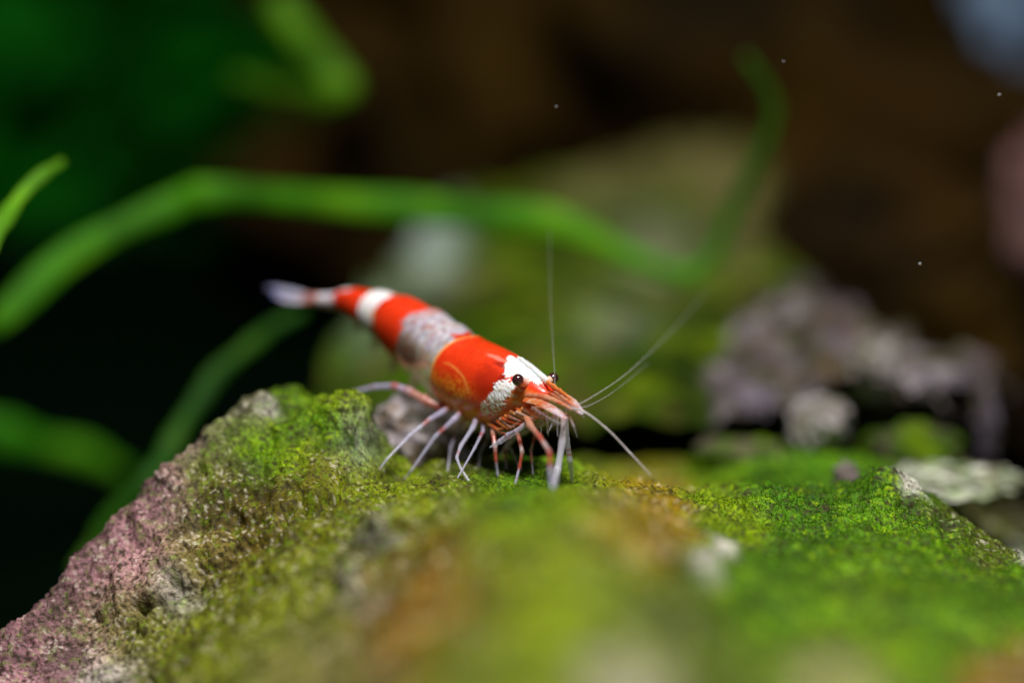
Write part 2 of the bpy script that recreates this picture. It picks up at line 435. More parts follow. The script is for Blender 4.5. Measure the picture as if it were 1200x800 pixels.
# columns run left to right, rows from the overhanging lip up to the ridge and down the back
ROWS = [
 [(352,508,3.2),(450,500,2.8),(560,494,2.6),(680,484,2.4),(780,494,2.3),(850,474,2.2),(930,482,2.2),(1010,456,2.3),(1090,474,2.4),(1165,488,2.6)],
 [(356,480,3.4),(450,455,3.1),(560,452,2.9),(680,448,2.7),(780,446,2.6),(845,436,2.5),(900,400,2.5),(1000,425,2.6),(1085,440,2.7),(1160,445,2.9)],
 [(385,430,3.8),(470,410,3.7),(570,405,3.6),(680,400,3.5),(780,398,3.4),(850,390,3.3),(940,356,3.1),(1005,385,3.1),(1085,432,3.1),(1170,440,3.3)],
 [(432,350,4.6),(490,340,4.6),(580,345,4.6),(680,340,4.6),(780,338,4.6),(860,335,4.5),(925,350,4.3),(1010,410,4.2),(1090,450,4.0),(1180,470,4.0)],
 [(488,275,6.0),(535,268,6.1),(600,270,6.2),(690,268,6.3),(770,262,6.3),(840,258,6.2),(895,285,6.1),(985,420,5.8),(1090,480,5.6),(1190,500,5.6)],
 [(545,232,7.8),(580,226,7.9),(640,218,8.0),(700,205,8.1),(765,182,8.2),(830,162,8.2),(885,190,8.1),(960,400,7.9),(1080,480,7.6),(1190,520,7.6)],
 [(560,300,9.6),(600,300,9.7),(650,300,9.8),(710,290,9.9),(770,280,10.0),(830,270,10.0),(890,300,9.9),(950,460,9.7),(1080,560,9.4),(1190,580,9.4)],
]
RW = np.array([[P(*q) for q in r] for r in ROWS])
NV, NC = 150, 240
tmp = np.stack([catmull(r, NC) for r in RW])
SURF = np.stack([catmull(tmp[:, k], NV) for k in range(NC)], 1)
nn_ = unit(np.cross(np.gradient(SURF, axis=1), np.gradient(SURF, axis=0)))
fs_ = SURF.reshape(-1, 3)
kx, ky, _ = to_px(fs_)
ledge = sstep(780, 860, kx - .5 * (470 - ky)) * sstep(330, 365, ky)
def crag(p):
    a = .5 - np.abs(noise(p * 2.6 + 3)) * 1.6; b = .5 - np.abs(noise(p * 5.5 + 13)) * 1.6
    return a + .5 * b
dsp = .13 * fbm(fs_ * 1.7 + 6, 3) + .05 * fbm(fs_ * 5 + 2, 3) + ledge * .10 * crag(fs_)
SURF = SURF + nn_ * dsp.reshape(NV, NC)[..., None]
fs_ = SURF.reshape(-1, 3)
mc = mound_col(fs_, fs_)
lw = ledge + .35 * fbm(fs_ * 3 + 41, 2)
lc = mixcol([(.10, .078, .095), (.022, .016, .018), (.21, .185, .19), (.05, .055, .015), (.08, .055, .03)], 4.0, 2)(fs_, fs_)
mc = mc + (lc - mc) * sstep(.35, .7, lw)[:, None]
fo = grid_faces(NV, NC)
ix = np.arange(NV * NC).reshape(NV, NC)
rg = np.concatenate([ix[0, :], ix[1:, -1], ix[-1, -2::-1], ix[-2:0:-1, 0]])
mid = fs_.mean(0)
s1 = fs_[rg].copy(); s1[:, 2] -= .10; inw = np.array([mid[0], mid[1], 0]) - s1 * np.array([1, 1, 0]); s1 += unit(inw) * .25
front = (np.arange(len(rg)) < NC)
s1[front, 1] += .55
s2 = s1.copy(); s2[:, 2] = -2.35
b0 = len(fs_); m_ = len(rg); k = np.arange(m_); k2 = (k + 1) % m_
fo = np.vstack([fo, np.stack([rg[k], b0 + k, b0 + k2, rg[k2]], -1), np.stack([b0 + k, b0 + m_ + k, b0 + m_ + k2, b0 + k2], -1)])
bst = mesh_obj('background_stone', np.vstack([fs_, s1, s2]), fo, M_back, cols=np.vstack([mc, mc[rg] * 1.0, mc[rg] * 1.0]))
tag(bst, 'broad green overgrown stone with a craggy purple ledge, behind the shrimp', 'stone')

plumgrey = mixcol([(.11, .09, .12), (.04, .03, .035), (.24, .21, .23), (.05, .04, .02)], 2.2, 2)
palegrey = mixcol([(.30, .27, .27), (.10, .10, .06), (.40, .37, .37), (.16, .13, .12)], 6.5, 8)
def shard(px, py, dz, r, colr, label, seed, n=48):
    lump('small_stone', P(px, py, dz), r, colr, label, seed=seed, amp=.25, n=n, facet=True)
shard(963, 498, 2.0, (.18, .16, .16), palegrey, 'pale angular stone lying below the craggy purple ledge', 6)
shard(1033, 436, 2.4, (.12, .14, .17), palegrey, 'upright pale grey fragment on the craggy ledge', 7)
shard(1112, 446, 2.6, (.20, .18, .08), plumgrey, 'flat grey violet slab at the end of the craggy ledge', 8)
shard(1158, 490, 2.5, (.05, .10, .24), plumgrey, 'narrow upright violet grey splinter under the slab', 21)
shard(1075, 452, 2.4, (.10, .10, .07), plumgrey, 'small violet grey chip beside the upright pale fragment', 22)
shard(885, 468, 2.1, (.13, .12, .08), plumgrey, 'dull violet chip on the lip of the ledge above the dark gap', 23)
lump('small_stone', P(1120, 562, 1.5), (.34, .3, .06), mixcol([(.36, .42, .24), (.04, .09, .015), (.66, .66, .58), (.08, .06, .03)], 9, 1), 'bright whitish green flat stone behind the mossy crest', seed=9, amp=.3, facet=True)
mossy = mixcol([(.05, .12, .002), (.09, .15, .003), (.03, .05, .01), (.10, .08, .06)], 6, 3)
for (qx, qy, qd, rr, lb) in [(868, 536, 2.0, (.22, .16, .09), 'low mossy lump in the dark gap beside the pale angular stone'),
                             (1070, 528, 2.2, (.24, .16, .12), 'mossy lump in the dark hollow under the grey violet slab')]:
    lump('mossy_lump', P(qx, qy, qd), rr, mossy, lb, seed=int(qx), amp=.3, n=40)
shard(992, 562, 1.0, (.07, .07, .10), palegrey, 'tiny pale grey pebble tucked behind the mossy crest', 10)
lump('small_stone', P(488, 518, .85), (.23, .16, .20), mixcol([(.34, .29, .33), (.20, .14, .08), (.46, .42, .44), (.10, .08, .05)], 9, 4), 'purplish brown stone in the shadow behind the shrimp legs', seed=11, amp=.3, mat=M_rock)
# wood behind everything on the right, low light painted as dark brown
brown = mixcol([(.014, .008, .0012), (.034, .018, .002), (.004, .003, .002), (.022, .011, .002)], .6, 3)
lump('driftwood', P(1060, 170, 11.0), (4.2, 2.5, 3.2), brown, 'driftwood in the dim background, low light put into its dark brown', 'driftwood', seed=12, amp=.3, freq=1.2)
lump('dark_stone', P(1060, 395, 6.0), (.95, .7, 1.02), brown, 'dark brown stone standing behind the craggy ledge', seed=17, amp=.2)
lump('blue_glow_lump', P(1215, -25, 9.0), (.55, .6, .65), mixcol([(.10, .15, .24), (.13, .19, .28)], 1), 'added lump painted with the bluish glow above the dark driftwood', seed=13, amp=.2)  # added for a bluish patch of light; the glow is its colour
lump('pink_stone', P(1228, 245, 5.5), (.28, .3, .5), mixcol([(.11, .05, .045), (.14, .08, .075)], 1.5), 'dull pink stone leaning on the dark brown stone', seed=14, amp=.2)

# ---- plants
def ribbon(name, pts, wid, thick, col, label, group=None, n=80, tip=True, up=None):
    pts = np.array([P(*p) for p in pts]); path = catmull(pts, n)
    t = np.linspace(0, 1, n)
    z0 = t * 0 + len(pts) + .37
    w = .84 * np.interp(t, np.linspace(0, 1, len(wid)), wid) * (1 + .30 * noise(np.stack([t * n * .14, z0 * 1.3, z0], -1)) + .18 * noise(np.stack([t * n * .4, z0, z0 + 5], -1)))
    path = path + .035 * np.stack([noise(np.stack([t * n * .12, z0, z0 + 9 * k], -1)) for k in range(3)], -1)
    up = -FWD if up is None else up
    V, F = tube(path, w, np.maximum(w * thick, .012), nseg=20, up=up)
    rad = V + 0
    fb = fbm(rad * 2.6 + 3, 3)[:, None]
    c = np.asarray(col) * (1 + .45 * fb) + np.array([.10, .09, 0]) * np.asarray(col)[1] * 2.5 * sstep(.1, .6, fb)
    if n == 80:
        kt = tube_cols(np.interp(t, [0, .5, .7, .82, 1], [1, 1, 1.15, .5, .55])[:, None] * np.ones(3), 20); c = c * kt
    o = mesh_obj(name, V, F, M_plant, cols=np.clip(c, .003, 1))
    return tag(o, label, 'plant', group)
G1 = (.052, .23, .003)
ribbon('water_plant', [(-300,640,1.7),(-60,410,3.0),(0,372,3.0),(90,295,3.2),(200,238,3.4),(260,226,3.4),(400,236,3.7),(520,248,3.8),(640,262,3.8),(720,296,3.7),(785,322,3.6),(825,312,3.6),(858,255,3.6),(885,195,3.5),(905,125,3.4),(872,68,3.3)],
       [.07,.085,.09,.095,.10,.10,.10,.10,.105,.095,.07,.055,.05,.045,.04,.02], .45, G1, 'long bright green plant stem arching behind the shrimp and bending upright')
ribbon('water_plant', [(-160,560,.5),(-30,330,.9),(0,262,1.1),(35,222,1.3),(72,186,1.5)], [.05,.05,.05,.03], .5, (.11,.32,.01), 'short green plant tip curving up beside the black background', n=40)
ribbon('water_plant', [(90,680,2.4),(115,625,2.4),(160,575,2.4),(195,530,2.5),(235,465,2.7),(290,405,2.9),(355,366,3.1)], [.06,.065,.07,.06,.07,.06,.045], .5, (.016,.085,.002), 'darker green stem climbing behind the bare purple flank', n=60)
ribbon('water_plant', [(-340,520,4.6),(-60,500,5.0),(0,508,5.0),(80,528,5.2),(150,555,5.4)], [.13,.13,.11,.07], .5, (.035,.21,.003), 'blurred wide green stem low in the dark left corner', n=40)
ribbon('water_plant', [(325,0,4.8),(345,35,4.8),(385,75,4.8),(392,105,4.8),(350,100,5.0),(270,92,5.4)], [.10,.12,.13,.12,.11,.05], .5, (.065,.20,.004), 'hooked green plant tip floating high in the background', n=60)

# far clump of broad leaves, top left
def leaf_clump():
    root = empty('plant_clump')
    tag(root, 'dark green leafy plant clump far back on the left', 'plant')
    def leaf(o, d, L, w, nrm, c):
        n = 9; t = np.linspace(0, 1, n)
        side = unit(np.cross(d, nrm))
        path = o + d * (L * t)[:, None] - np.array([0, 0, 1.0]) * (L * .35 * t ** 2)[:, None]
        ww = w * np.sin(np.pi * (t * .93 + .05)) ** .8
        V = np.concatenate([path - side * ww[:, None], path + nrm * (.12 * ww)[:, None] * -1, path + side * ww[:, None]])
        F = [[i, i + 1, n + i + 1, n + i] for i in range(n - 1)] + [[n + i, n + i + 1, 2 * n + i + 1, 2 * n + i] for i in range(n - 1)]
        ob = mesh_obj('leaf', V, F, M_plant, parent=root, cols=np.tile(c, (len(V), 1)))
        return ob
    r = random.Random(3)
    for i in range(380):
        o = P(r.uniform(-120, 310), r.uniform(-160, 330) + abs(r.gauss(0, 110)), r.uniform(15, 20))
        d = unit(np.array([r.uniform(-1, 1), r.uniform(-1, .3), r.uniform(-.3, .8)]))
        nrm = unit(np.cross(np.cross(d, np.array([0, -.35, 1.0])), d))
        s = r.uniform(.5, 1.4)
        leaf(o, d, r.uniform(1.0, 2.0), r.uniform(.2, .36), nrm, np.array([.002, .11, .002]) * s)
    st = P(100, 900, 18); V, F = tube(catmull([st, P(110, 300, 18), P(90, -60, 18)], 20), .12, nseg=8, up=(0, 1, 0))
    mesh_obj('stem', V, F, M_plant, parent=root, cols=np.tile((.02, .06, .01), (len(V), 1)))
leaf_clump()

# ------------------------------------------------------------------ the shrimp
shrimp = empty('shrimp')
tag(shrimp, 'red and white banded shrimp standing on the mossy stone', 'shrimp')
ST = np.array([
 # px, py, dz, half width, up, down
 (645,466,-.075,.012,.012,.012),
 (639,462,-.045,.050,.042,.055),
 (625,456,.03,.092,.086,.110),
 (603,454,.14,.132,.148,.185),
 (579,450,.26,.152,.185,.215),
 (556,442,.38,.160,.192,.212),
 (539,432,.46,.156,.185,.198),
 (519,415,.57,.147,.175,.190),
 (497,397,.68,.136,.163,.185),
 (471,380,.80,.121,.142,.155),
 (447,367,.92,.100,.114,.118),
 (426,359,1.02,.082,.090,.082),
 (407,353,1.12,.060,.066,.052),
 (387,352,1.22,.042,.040,.038),
 (369,350,1.31,.028,.026,.026),
 (362,349,1.34,.012,.012,.012),
], float)
ctr = np.array([P(*r[:3]) for r in ST]); NS = len(ST); NU, NA = 620, 176
uu = np.linspace(0, NS - 1, NU)
path = catmull(ctr, NU); rad = np.clip(catmull(ST[:, 3:], NU), .006, None)
T = unit(np.gradient(path, axis=0))                    # points to the tail
SIDE = unit(np.cross(T, np.array([0, 0, 1.0])))        # shrimp's own left/right axis
NUP = unit(np.cross(SIDE, T))
al = np.linspace(-math.pi, math.pi, NA, endpoint=False)  # 0 = back, sign = side
near = 1.0 if (SIDE[300] @ FWD) < 0 else -1.0           # side turned to the viewer
U, AL = np.meshgrid(uu, al, indexing='ij')
BND = [0, 6.0, 7.0, 8.15, 9.35, 10.45, 12.3, 15.01]
absa = np.abs(AL)
shift = np.where(U < 6.6, .42 * np.sin(absa) - .25, .18 * np.sin(absa) - .1)
UE = U - shift * np.clip((U - 3) / 2, 0, 1)
saw = np.ones_like(U); lobe = np.zeros_like(U)
for k in range(1, len(BND) - 1):
    a, b = BND[k], BND[k + 1]
    inside = (UE >= a) & (UE < b); f = np.clip((UE - a) / (b - a), 0, 1)
    saw = np.where(inside, .955 + .075 * sstep(0, .85, f), saw)
    lobe = np.where(inside, np.sin(np.pi * f) ** .6, lobe)
saw = np.where(UE < BND[1], 1.0 + .03 * sstep(5.4, 5.95, UE), saw)
ca, sa = np.cos(AL), np.sin(AL)
w_, hu_, hd_ = rad[:, 0:1], rad[:, 1:2], rad[:, 2:3]
low = np.clip(-ca, 0, 1)
hd2 = hd_ * (1 + np.where(UE > 6, 0.22 * lobe - .08, 0))
taper = 1 - .18 * low ** 2 + .04 * np.abs(sa) ** 4
ex = np.sign(sa) * np.abs(sa) ** .86 * w_ * taper * saw
ey = np.where(ca > 0, np.abs(ca) ** .92 * hu_, -np.abs(ca) ** .86 * hd2) * saw
# a keel along the back of the head
ey = ey + .012 * np.exp(-(AL / .16) ** 2) * sstep(4.6, 3.2, U) * sstep(.6, 1.8, U)
# groove behind the eye and soft dents
VB = path[:, None] + SIDE[:, None] * ex[..., None] * 1.0 + NUP[:, None] * ey[..., None]
nb = VB.reshape(-1, 3)
Uf, Af, UEf = U.ravel(), absa.ravel(), UE.ravel()
g1 = noise(nb * 70 + 5); g2 = noise(nb * 120 + 8); g3 = fbm(nb * 22 + 3, 3); g4 = fbm(nb * 9 + 30, 2)
RED = np.array([.74, .036, .003]); DRED = np.array([.50, .016, .002]); ORG = np.array([.80, .26, .03])
WHT = np.array([.86, .85, .86]); LAV = np.array([.58, .52, .62]); BEI = np.array([.56, .35, .22]); CLR = np.array([.50, .42, .36])
c = np.tile(RED, (len(nb), 1)); alp = np.ones(len(nb))
def lay(colr, m):
    global c
    m = np.clip(m, 0, 1)[:, None]; c = c + (np.asarray(colr) - c) * m
lay(DRED, .5 * sstep(.1, .7, g4))
car = (UEf < 6.0)
deg = np.degrees(Af)
lay((.92, .12, .01), car * sstep(.15, .5, g2 + .4 * g1) * .35)
lay((.42, .010, .001), sstep(.25, .55, noise(nb * 95 + 77)) * .35)
# golden granules on the lower rear of the carapace
lay((.95, .36, .02), car * sstep(72, 98, deg) * sstep(3.5, 4.4, Uf) * sstep(-.08, .15, g1 + .4 * g2))
# lower rim of the carapace turns orange and clear
lay(ORG, car * sstep(112, 132, deg + 14 * g3 + 6 * g1) * .8)
lay(BEI, car * sstep(150, 168, deg + 8 * g3) * .8)
# pale hem at the rear of the carapace
lay((.85, .42, .12), sstep(5.86, 5.93, UEf) * (UEf < 6.0))
# orange face
lay((.78, .20, .035), car * sstep(2.75, 2.35, Uf + .15 * g3) * sstep(60, 85, deg) )
lay((.75, .55, .42), car * sstep(2.5, 2.2, Uf) * sstep(.1, .4, noise(nb * np.array([20, 20, 60]) + 2)) * sstep(60, 85, deg) * .7)
# white saddle over the head and cheek patch
mir = VB.copy(); jm = (-np.arange(NA)) % NA
far = (np.sign(AL[0]) * near) < 0
mir[:, far] = VB[:, jm[far]]
fx, fy, _ = to_px(mir.reshape(-1, 3))
g5 = noise(nb * 170 + 21)
fxw = fx + 2.6 * g3 + 3.0 * g1 + 2.6 * g2 + 1.6 * g5; fyw = fy + 2.6 * fbm(nb * 22 + 63, 3) + 3.0 * noise(nb * 70 + 45) + 2.6 * noise(nb * 120 + 95)
def blob(cx, cy, rx, ry, rot=0):
    ca_, sa_ = math.cos(math.radians(rot)), math.sin(math.radians(rot))
    dx, dy = fxw - cx, fyw - cy
    return sstep(1.06, .94, np.hypot((dx * ca_ + dy * sa_) / rx, (-dx * sa_ + dy * ca_) / ry))
m1 = np.maximum(blob(614, 434, 23, 9, 16), blob(597, 436, 8, 7)); m1 = np.maximum(m1, sstep(3.0, 2.9, Uf + .2 * g3) * sstep(1.2, 1.4, Uf) * sstep(34, 26, deg + 8 * g3))
m2 = np.maximum(blob(588, 458, 16, 10, -38), blob(598, 452, 8, 6))
m3 = blob(578, 473, 15, 11, -30) * sstep(.22, .0, g1 + .25 * g2)
wm = np.clip(m1 + m2 + .9 * m3, 0, 1) * car
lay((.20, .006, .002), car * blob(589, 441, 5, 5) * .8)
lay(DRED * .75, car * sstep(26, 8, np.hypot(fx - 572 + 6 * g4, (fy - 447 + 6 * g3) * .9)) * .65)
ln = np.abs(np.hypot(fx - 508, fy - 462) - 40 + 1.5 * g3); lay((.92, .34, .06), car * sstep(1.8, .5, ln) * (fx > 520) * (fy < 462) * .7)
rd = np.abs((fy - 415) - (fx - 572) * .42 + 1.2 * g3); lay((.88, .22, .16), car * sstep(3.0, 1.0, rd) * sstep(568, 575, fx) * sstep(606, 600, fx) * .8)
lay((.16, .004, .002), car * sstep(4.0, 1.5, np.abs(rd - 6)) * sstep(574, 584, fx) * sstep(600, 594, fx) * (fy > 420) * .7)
lay(WHT, wm)
lay((.66, .62, .62), wm * sstep(.15, .5, g2 + .5 * g5) * .6)
# abdomen bands
ab = UEf >= 6.0
def band(lo, hi, s=.06): return ab * sstep(lo - s, lo + s, UEf + .22 * g3 + .07 * g1) * sstep(hi + s, hi - s, UEf + .22 * g3 + .07 * g1)
b1 = ab * sstep(8.25, 8.1, UEf + .30 * g3 + .1 * g1)
lay(LAV, b1)
lay((.82, .80, .86), b1 * sstep(.05, .30, fbm(nb * 30 + 7, 3)) * .9)
lay((.40, .36, .44), b1 * sstep(.10, .40, fbm(nb * 26 + 47, 3)) * .7)
lay((.50, .22, .17), b1 * sstep(.15, .45, fbm(nb * 14 + 60, 3)) * .7)
lay(BEI, b1 * sstep(62, 84, deg + 14 * g3) * .85)
lay((.62, .55, .46), b1 * sstep(62, 84, deg) * sstep(.1, .4, fbm(nb * 12 + 90, 2)))
lay(RED, b1 * sstep(6.55, 6.4, UEf + .1 * g3) * sstep(26, 14, deg + 8 * g3))
lay((.70, .25, .20), b1 * sstep(7.6, 8.0, UEf) * sstep(40, 20, deg + 20 * g3) * .7)
lay((.72, .66, .58), ab * (np.abs(UEf - 6.95) < .05) * .7)
teeth = np.where(lobe.ravel() > .55, 0, 18)
lay(BEI, band(8.2, 9.55) * sstep(118, 126, deg + teeth + 6 * g3) * .8)
lay(WHT, band(9.62, 10.5) * .95)
lay((.85, .55, .2), band(9.5, 9.62, .04) * sstep(50, 80, deg) * .8)
lay(LAV, band(9.62, 10.5) * sstep(85, 110, deg) * .7)
lay((.75, .72, .74), band(11.7, 12.25) * sstep(35, 20, deg))
lay((.70, .66, .74), band(12.35, 13.6))
lay((.55, .22, .2), band(13.6, 15.2))
# clear, glassy lower flank of the first segments
alp = alp - .34 * b1 - .4 * b1 * sstep(60, 95, deg) - .25 * car * sstep(140, 165, deg)
nv = VB + (unit(SIDE[:, None] * ex[..., None] / (w_[..., None] ** 2) + NUP[:, None] * ey[..., None] / (hu_[..., None] ** 2))) * (.005 * (wm * (.6 + .9 * g2))).reshape(U.shape)[..., None]
vb = nv.reshape(-1, 3)
bf = grid_faces(NU, NA, True)
bodyv = np.vstack([vb, path[:1] - T[:1] * .008, path[-1:] + T[-1:] * .01])
bfl = bf.tolist()
for k in range(NA):
    k2 = (k + 1) % NA
    bfl.append([len(vb), k2, k]); bfl.append([len(vb) + 1, (NU - 1) * NA + k, (NU - 1) * NA + k2])
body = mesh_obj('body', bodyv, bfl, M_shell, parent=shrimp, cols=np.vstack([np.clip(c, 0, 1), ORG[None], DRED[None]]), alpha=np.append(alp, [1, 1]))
def body_pt(u, deg_, side=1, out=1.0):
    """a point on the shell: u along the body, degrees from the back, side +1 = towards the viewer"""
    i = int(np.argmin(np.abs(uu - u))); a = math.radians(deg_) * side * near
    j = int(np.argmin(np.abs(al - a)))
    return path[i] + (VB[i, j] - path[i]) * out

# rostrum
def rostrum():
    pts = [body_pt(3.35, 0, out=.97), body_pt(2.5, 0, out=1.04), P(643, 449, -.09), P(660, 461, -.19), P(672, 470, -.27)]
    pth = catmull(pts, 60); t = np.linspace(0, 1, 60)
    h = np.interp(t, [0, .3, .7, 1], [.006, .015, .012, .003]); w = np.interp(t, [0, .3, 1], [.006, .009, .003])
    h = h * (1 + .35 * (np.modf(t * 9)[0] < .35))
    V, F = tube(pth, w, h, nseg=12)
    cc = np.where((t < .48)[:, None], WHT * .95, np.array([.75, .20, .05]))
    cc = np.where((t < .2)[:, None], RED, cc)
    mesh_obj('rostrum', V, F, M_shell, parent=shrimp, cols=tube_cols(cc, 12))
rostrum()

def sphere(name, cpos, r, col, mat, parent, n=20):
    th = np.linspace(0, math.pi, n); ph = np.linspace(0, 2 * math.pi, 2 * n, endpoint=False)
    TT, PP = np.meshgrid(th, ph, indexing='ij')
    d = np.stack([np.sin(TT) * np.cos(PP), np.sin(TT) * np.sin(PP), np.cos(TT)], -1).reshape(-1, 3)
    return mesh_obj(name, d * r + np.asarray(cpos), grid_faces(n, 2 * n, True), mat, parent=parent, cols=np.tile(col, (len(d), 1)))
for (ex_, ey_, edz, sx_, sy_, sdz) in [(607, 445, -.085, 619, 450, -.02), (648, 443, .07, 639, 448, .04)]:
    e = sphere('eye', P(ex_, ey_, edz), (.030 if edz < 0 else .028), (.040, .010, .010), M_eye, shrimp)
    q = catmull([P(sx_, sy_, sdz), P((ex_ * .6 + sx_ * .4), (ey_ * .6 + sy_ * .4), edz * .6 + sdz * .4), P(ex_, ey_, edz)], 12)
    V, F = tube(q, np.linspace(.021, .028 if edz < 0 else .021, 12), nseg=14)
    t = np.linspace(0, 1, 12)[:, None]
    mesh_obj('eye_stalk', V, F, M_shell, parent=e, cols=tube_cols(np.array([.8, .6, .5]) * (1 - t) + np.array([.75, .22, .08]) * t, 14))

# limbs
LAVL = np.array([.60, .55, .78]); REDL = np.array([.62, .10, .06]); CLEAR = np.array([.60, .58, .78])
def limb(name, pts, r, pal, alpha=.75, n=70, nseg=12, smooth=.5, parent=None, up=(0.3, .2, 1), mat=None):
    """jointed limb; pal = list of (t, colour)"""
    pts = np.asarray(pts, float)
    t = np.linspace(0, 1, n)
    L = np.concatenate([[0], np.cumsum(np.linalg.norm(np.diff(pts, axis=0), axis=1))]); L /= L[-1]
    lin = np.stack([np.interp(t, L, pts[:, k]) for k in range(3)], -1)
    for _ in range(max(1, int(n * .03))):
        lin[1:-1] = .5 * lin[1:-1] + .25 * (lin[:-2] + lin[2:])
    ra = np.interp(t, np.linspace(0, 1, len(r)), r)
    for j in L[1:-1]: ra = ra * (1 + .22 * np.exp(-((t - j) / .025) ** 2))
    V, F = tube(lin, ra, nseg=nseg, up=up)
    ts = [p[0] for p in pal]; cs = np.array([p[1] for p in pal])
    cc = np.stack([np.interp(t, ts, cs[:, k]) for k in range(3)], -1)
    sp = sstep(.35, .6, noise(lin * 60 + 4))[:, None]
    cc = cc + (REDL - cc) * sp * .6
    al_ = np.interp(t, [0, .3, 1], [min(1, alpha + .2), alpha, alpha])
    return mesh_obj(name, V, F, mat or M_limb, parent=parent or shrimp, cols=tube_cols(cc, nseg), alpha=np.append(np.repeat(al_, nseg), [1, alpha]))
def bristles(parent, pth, ra):
    rf = np.random.default_rng(int(abs(pth[0, 0]) * 1e4) % 9999); vs, fs = [], []
    for i in range(4, len(pth) - 1):
        for _ in range(2):
            q = pth[i]; d = unit(np.asarray(rf.normal(0, 1, 3)) + unit(pth[-1] - pth[0]) * 1.0) * rf.uniform(.010, .026); w = unit(np.cross(d, FWD)) * .0007
            k = len(vs); vs += [q - w, q + w, q + d]; fs += [[k, k + 1, k + 2]]
    o = mesh_obj('bristle', vs, fs, M_limb, parent=parent, cols=np.tile((.75, .7, .8), (len(vs), 1)), alpha=np.full(len(vs), .45), smooth=False)
    o['kind'] = 'stuff'
def leg(pix, foot, r0=.0145, r1=.0042, pal=None, alpha=.5):
    r0 *= .82; alpha *= .85
    pts = [P(*p) for p in pix]
    f = ray_hit(*foot) if len(foot) == 2 else P(*foot)
    f = f + np.array([0, 0, -.014])
    # depth of the lower joints follows the foot
    d0 = to_px(pts[-1])[2]; d1 = to_px(f)[2]
    out = []
    for i, p in enumerate(pix):
        k = (i / len(pix)) ** 1.2
        out.append(P(p[0], p[1], p[2] * (1 - k) + d1 * k))
    out.append(f)
    pal = pal or [(0, REDL * 1.1), (.12, LAVL), (.3, LAVL), (.36, REDL), (.42, CLEAR), (1, CLEAR)]
    o = limb('leg', out, [r0 * 1.55, r0 * 1.25, r0 * .95, r0 * .85, r0 * .7, r0 * .55, r1], [(0, (.78, .28, .08)), (.10, (.74, .30, .16))] + [(max(.14, a_), b_) for a_, b_ in pal if a_ > .1], alpha)
    oa = np.array(out); L = np.concatenate([[0], np.cumsum(np.linalg.norm(np.diff(oa, axis=0), axis=1))]); tt = np.linspace(0, L[-1], 60)
    bristles(o, np.stack([np.interp(tt, L, oa[:, k]) for k in range(3)], -1), r0)
    return o
redpal = [(0, (.75, .25, .10)), (.25, (.70, .40, .30)), (.42, REDL), (.5, (.72, .62, .62)), (.62, REDL * .9), (.74, REDL * .9), (.8, CLEAR), (1, CLEAR)]
limb('leg', [P(522, 480, .44), P(497, 468, .46), P(479, 458, .50), P(462, 452, .56), P(440, 453, .64), P(405, 461, .72)],
     [.022, .022, .019, .014, .010, .005], [(0, REDL), (.3, (.62, .35, .30)), (.42, LAVL), (.5, REDL), (.55, LAVL), (.7, LAVL), (1, CLEAR)], .7)
leg([(533, 474, .40), (505, 490, .33), (480, 510, .3), (453, 538, .2)], (443, 549))
leg([(545, 478, .33), (532, 491, .25), (510, 511, .2), (482, 551, .1)], (472, 560))
leg([(561, 484, .27), (554, 501, .2), (540, 522, .15), (535, 536, .1), (540, 549, .05)], (551, 562), .014, .008, [(0, ORG), (.16, CLEAR), (1, (.7, .68, .82))], .5)
leg([(577, 486, .2), (578, 508, .15), (580, 523, .1), (581, 538, .1)], (584, 557), .015, .007, redpal, .8)
leg([(602, 486, .08), (607, 508, .03), (612, 529, 0), (609, 546, 0)], (603, 567), .015, .006, redpal, .85)
leg([(614, 482, .02), (621, 498, 0), (632, 511, -.05), (644, 529, -.08), (645, 548, -.08)], (648, 574), .016, .006, redpal, .8)
# legs of the far side
leg([(545, 490, .52), (535, 505, .55), (528, 525, .5)], (524, 553), .011, .005, None, .4)
leg([(570, 495, .45), (572, 512, .48), (563, 530, .45)], (560, 548), .011, .005, None, .4)
leg([(600, 496, .35), (600, 515, .4), (592, 530, .4)], (594, 551), .013, .006, redpal, .6)
leg([(622, 488, .2), (628, 505, .22), (622, 528, .25)], (625, 556), .010, .004, redpal, .6)
leg([(590, 488, .3), (586, 508, .32), (600, 528, .3)], (612, 553), .010, .004, None, .45)
leg([(566, 486, .3), (566, 505, .25), (556, 525, .22)], (533, 562), .011, .005, None, .45)
# folded first claw arms, pale
def claw(pix, name='claw_arm'):
    pts = [P(*p) for p in pix]
    return limb(name, pts, [.011, .013, .011, .015, .012, .003], [(0, (.75, .3, .12)), (.15, (.70, .55, .65)), (.5, (.70, .66, .88)), (1, (.78, .75, .92))], .5)
claw([(628, 486, -.06), (622, 492, -.08), (605, 505, -.05), (596, 510, 0), (586, 517, .03), (574, 524, .06)])
claw([(640, 490, .02), (636, 496, .1), (615, 505, .2), (600, 514, .25), (592, 524, .25), (586, 532, .25)])
white = [(0, (.75, .5, .4)), (.2, (.75, .72, .85)), (.6, (.72, .72, .86)), (1, (.7, .7, .78))]
for pts, ft, rr in [([(650, 480, -.12), (661, 488, -.2), (659, 518, -.2), (653, 552, -.2)], (647, 578), [.012, .016, .017, .017, .014, .005]),
                    ([(655, 480, .0), (663, 490, -.02), (664, 515, 0), (668, 540, 0)], (671, 566), [.010, .013, .014, .014, .012, .005])]:
    f = ray_hit(*ft)
    limb('feeding_limb', [P(*p) for p in pts] + [f], rr, white, .55)

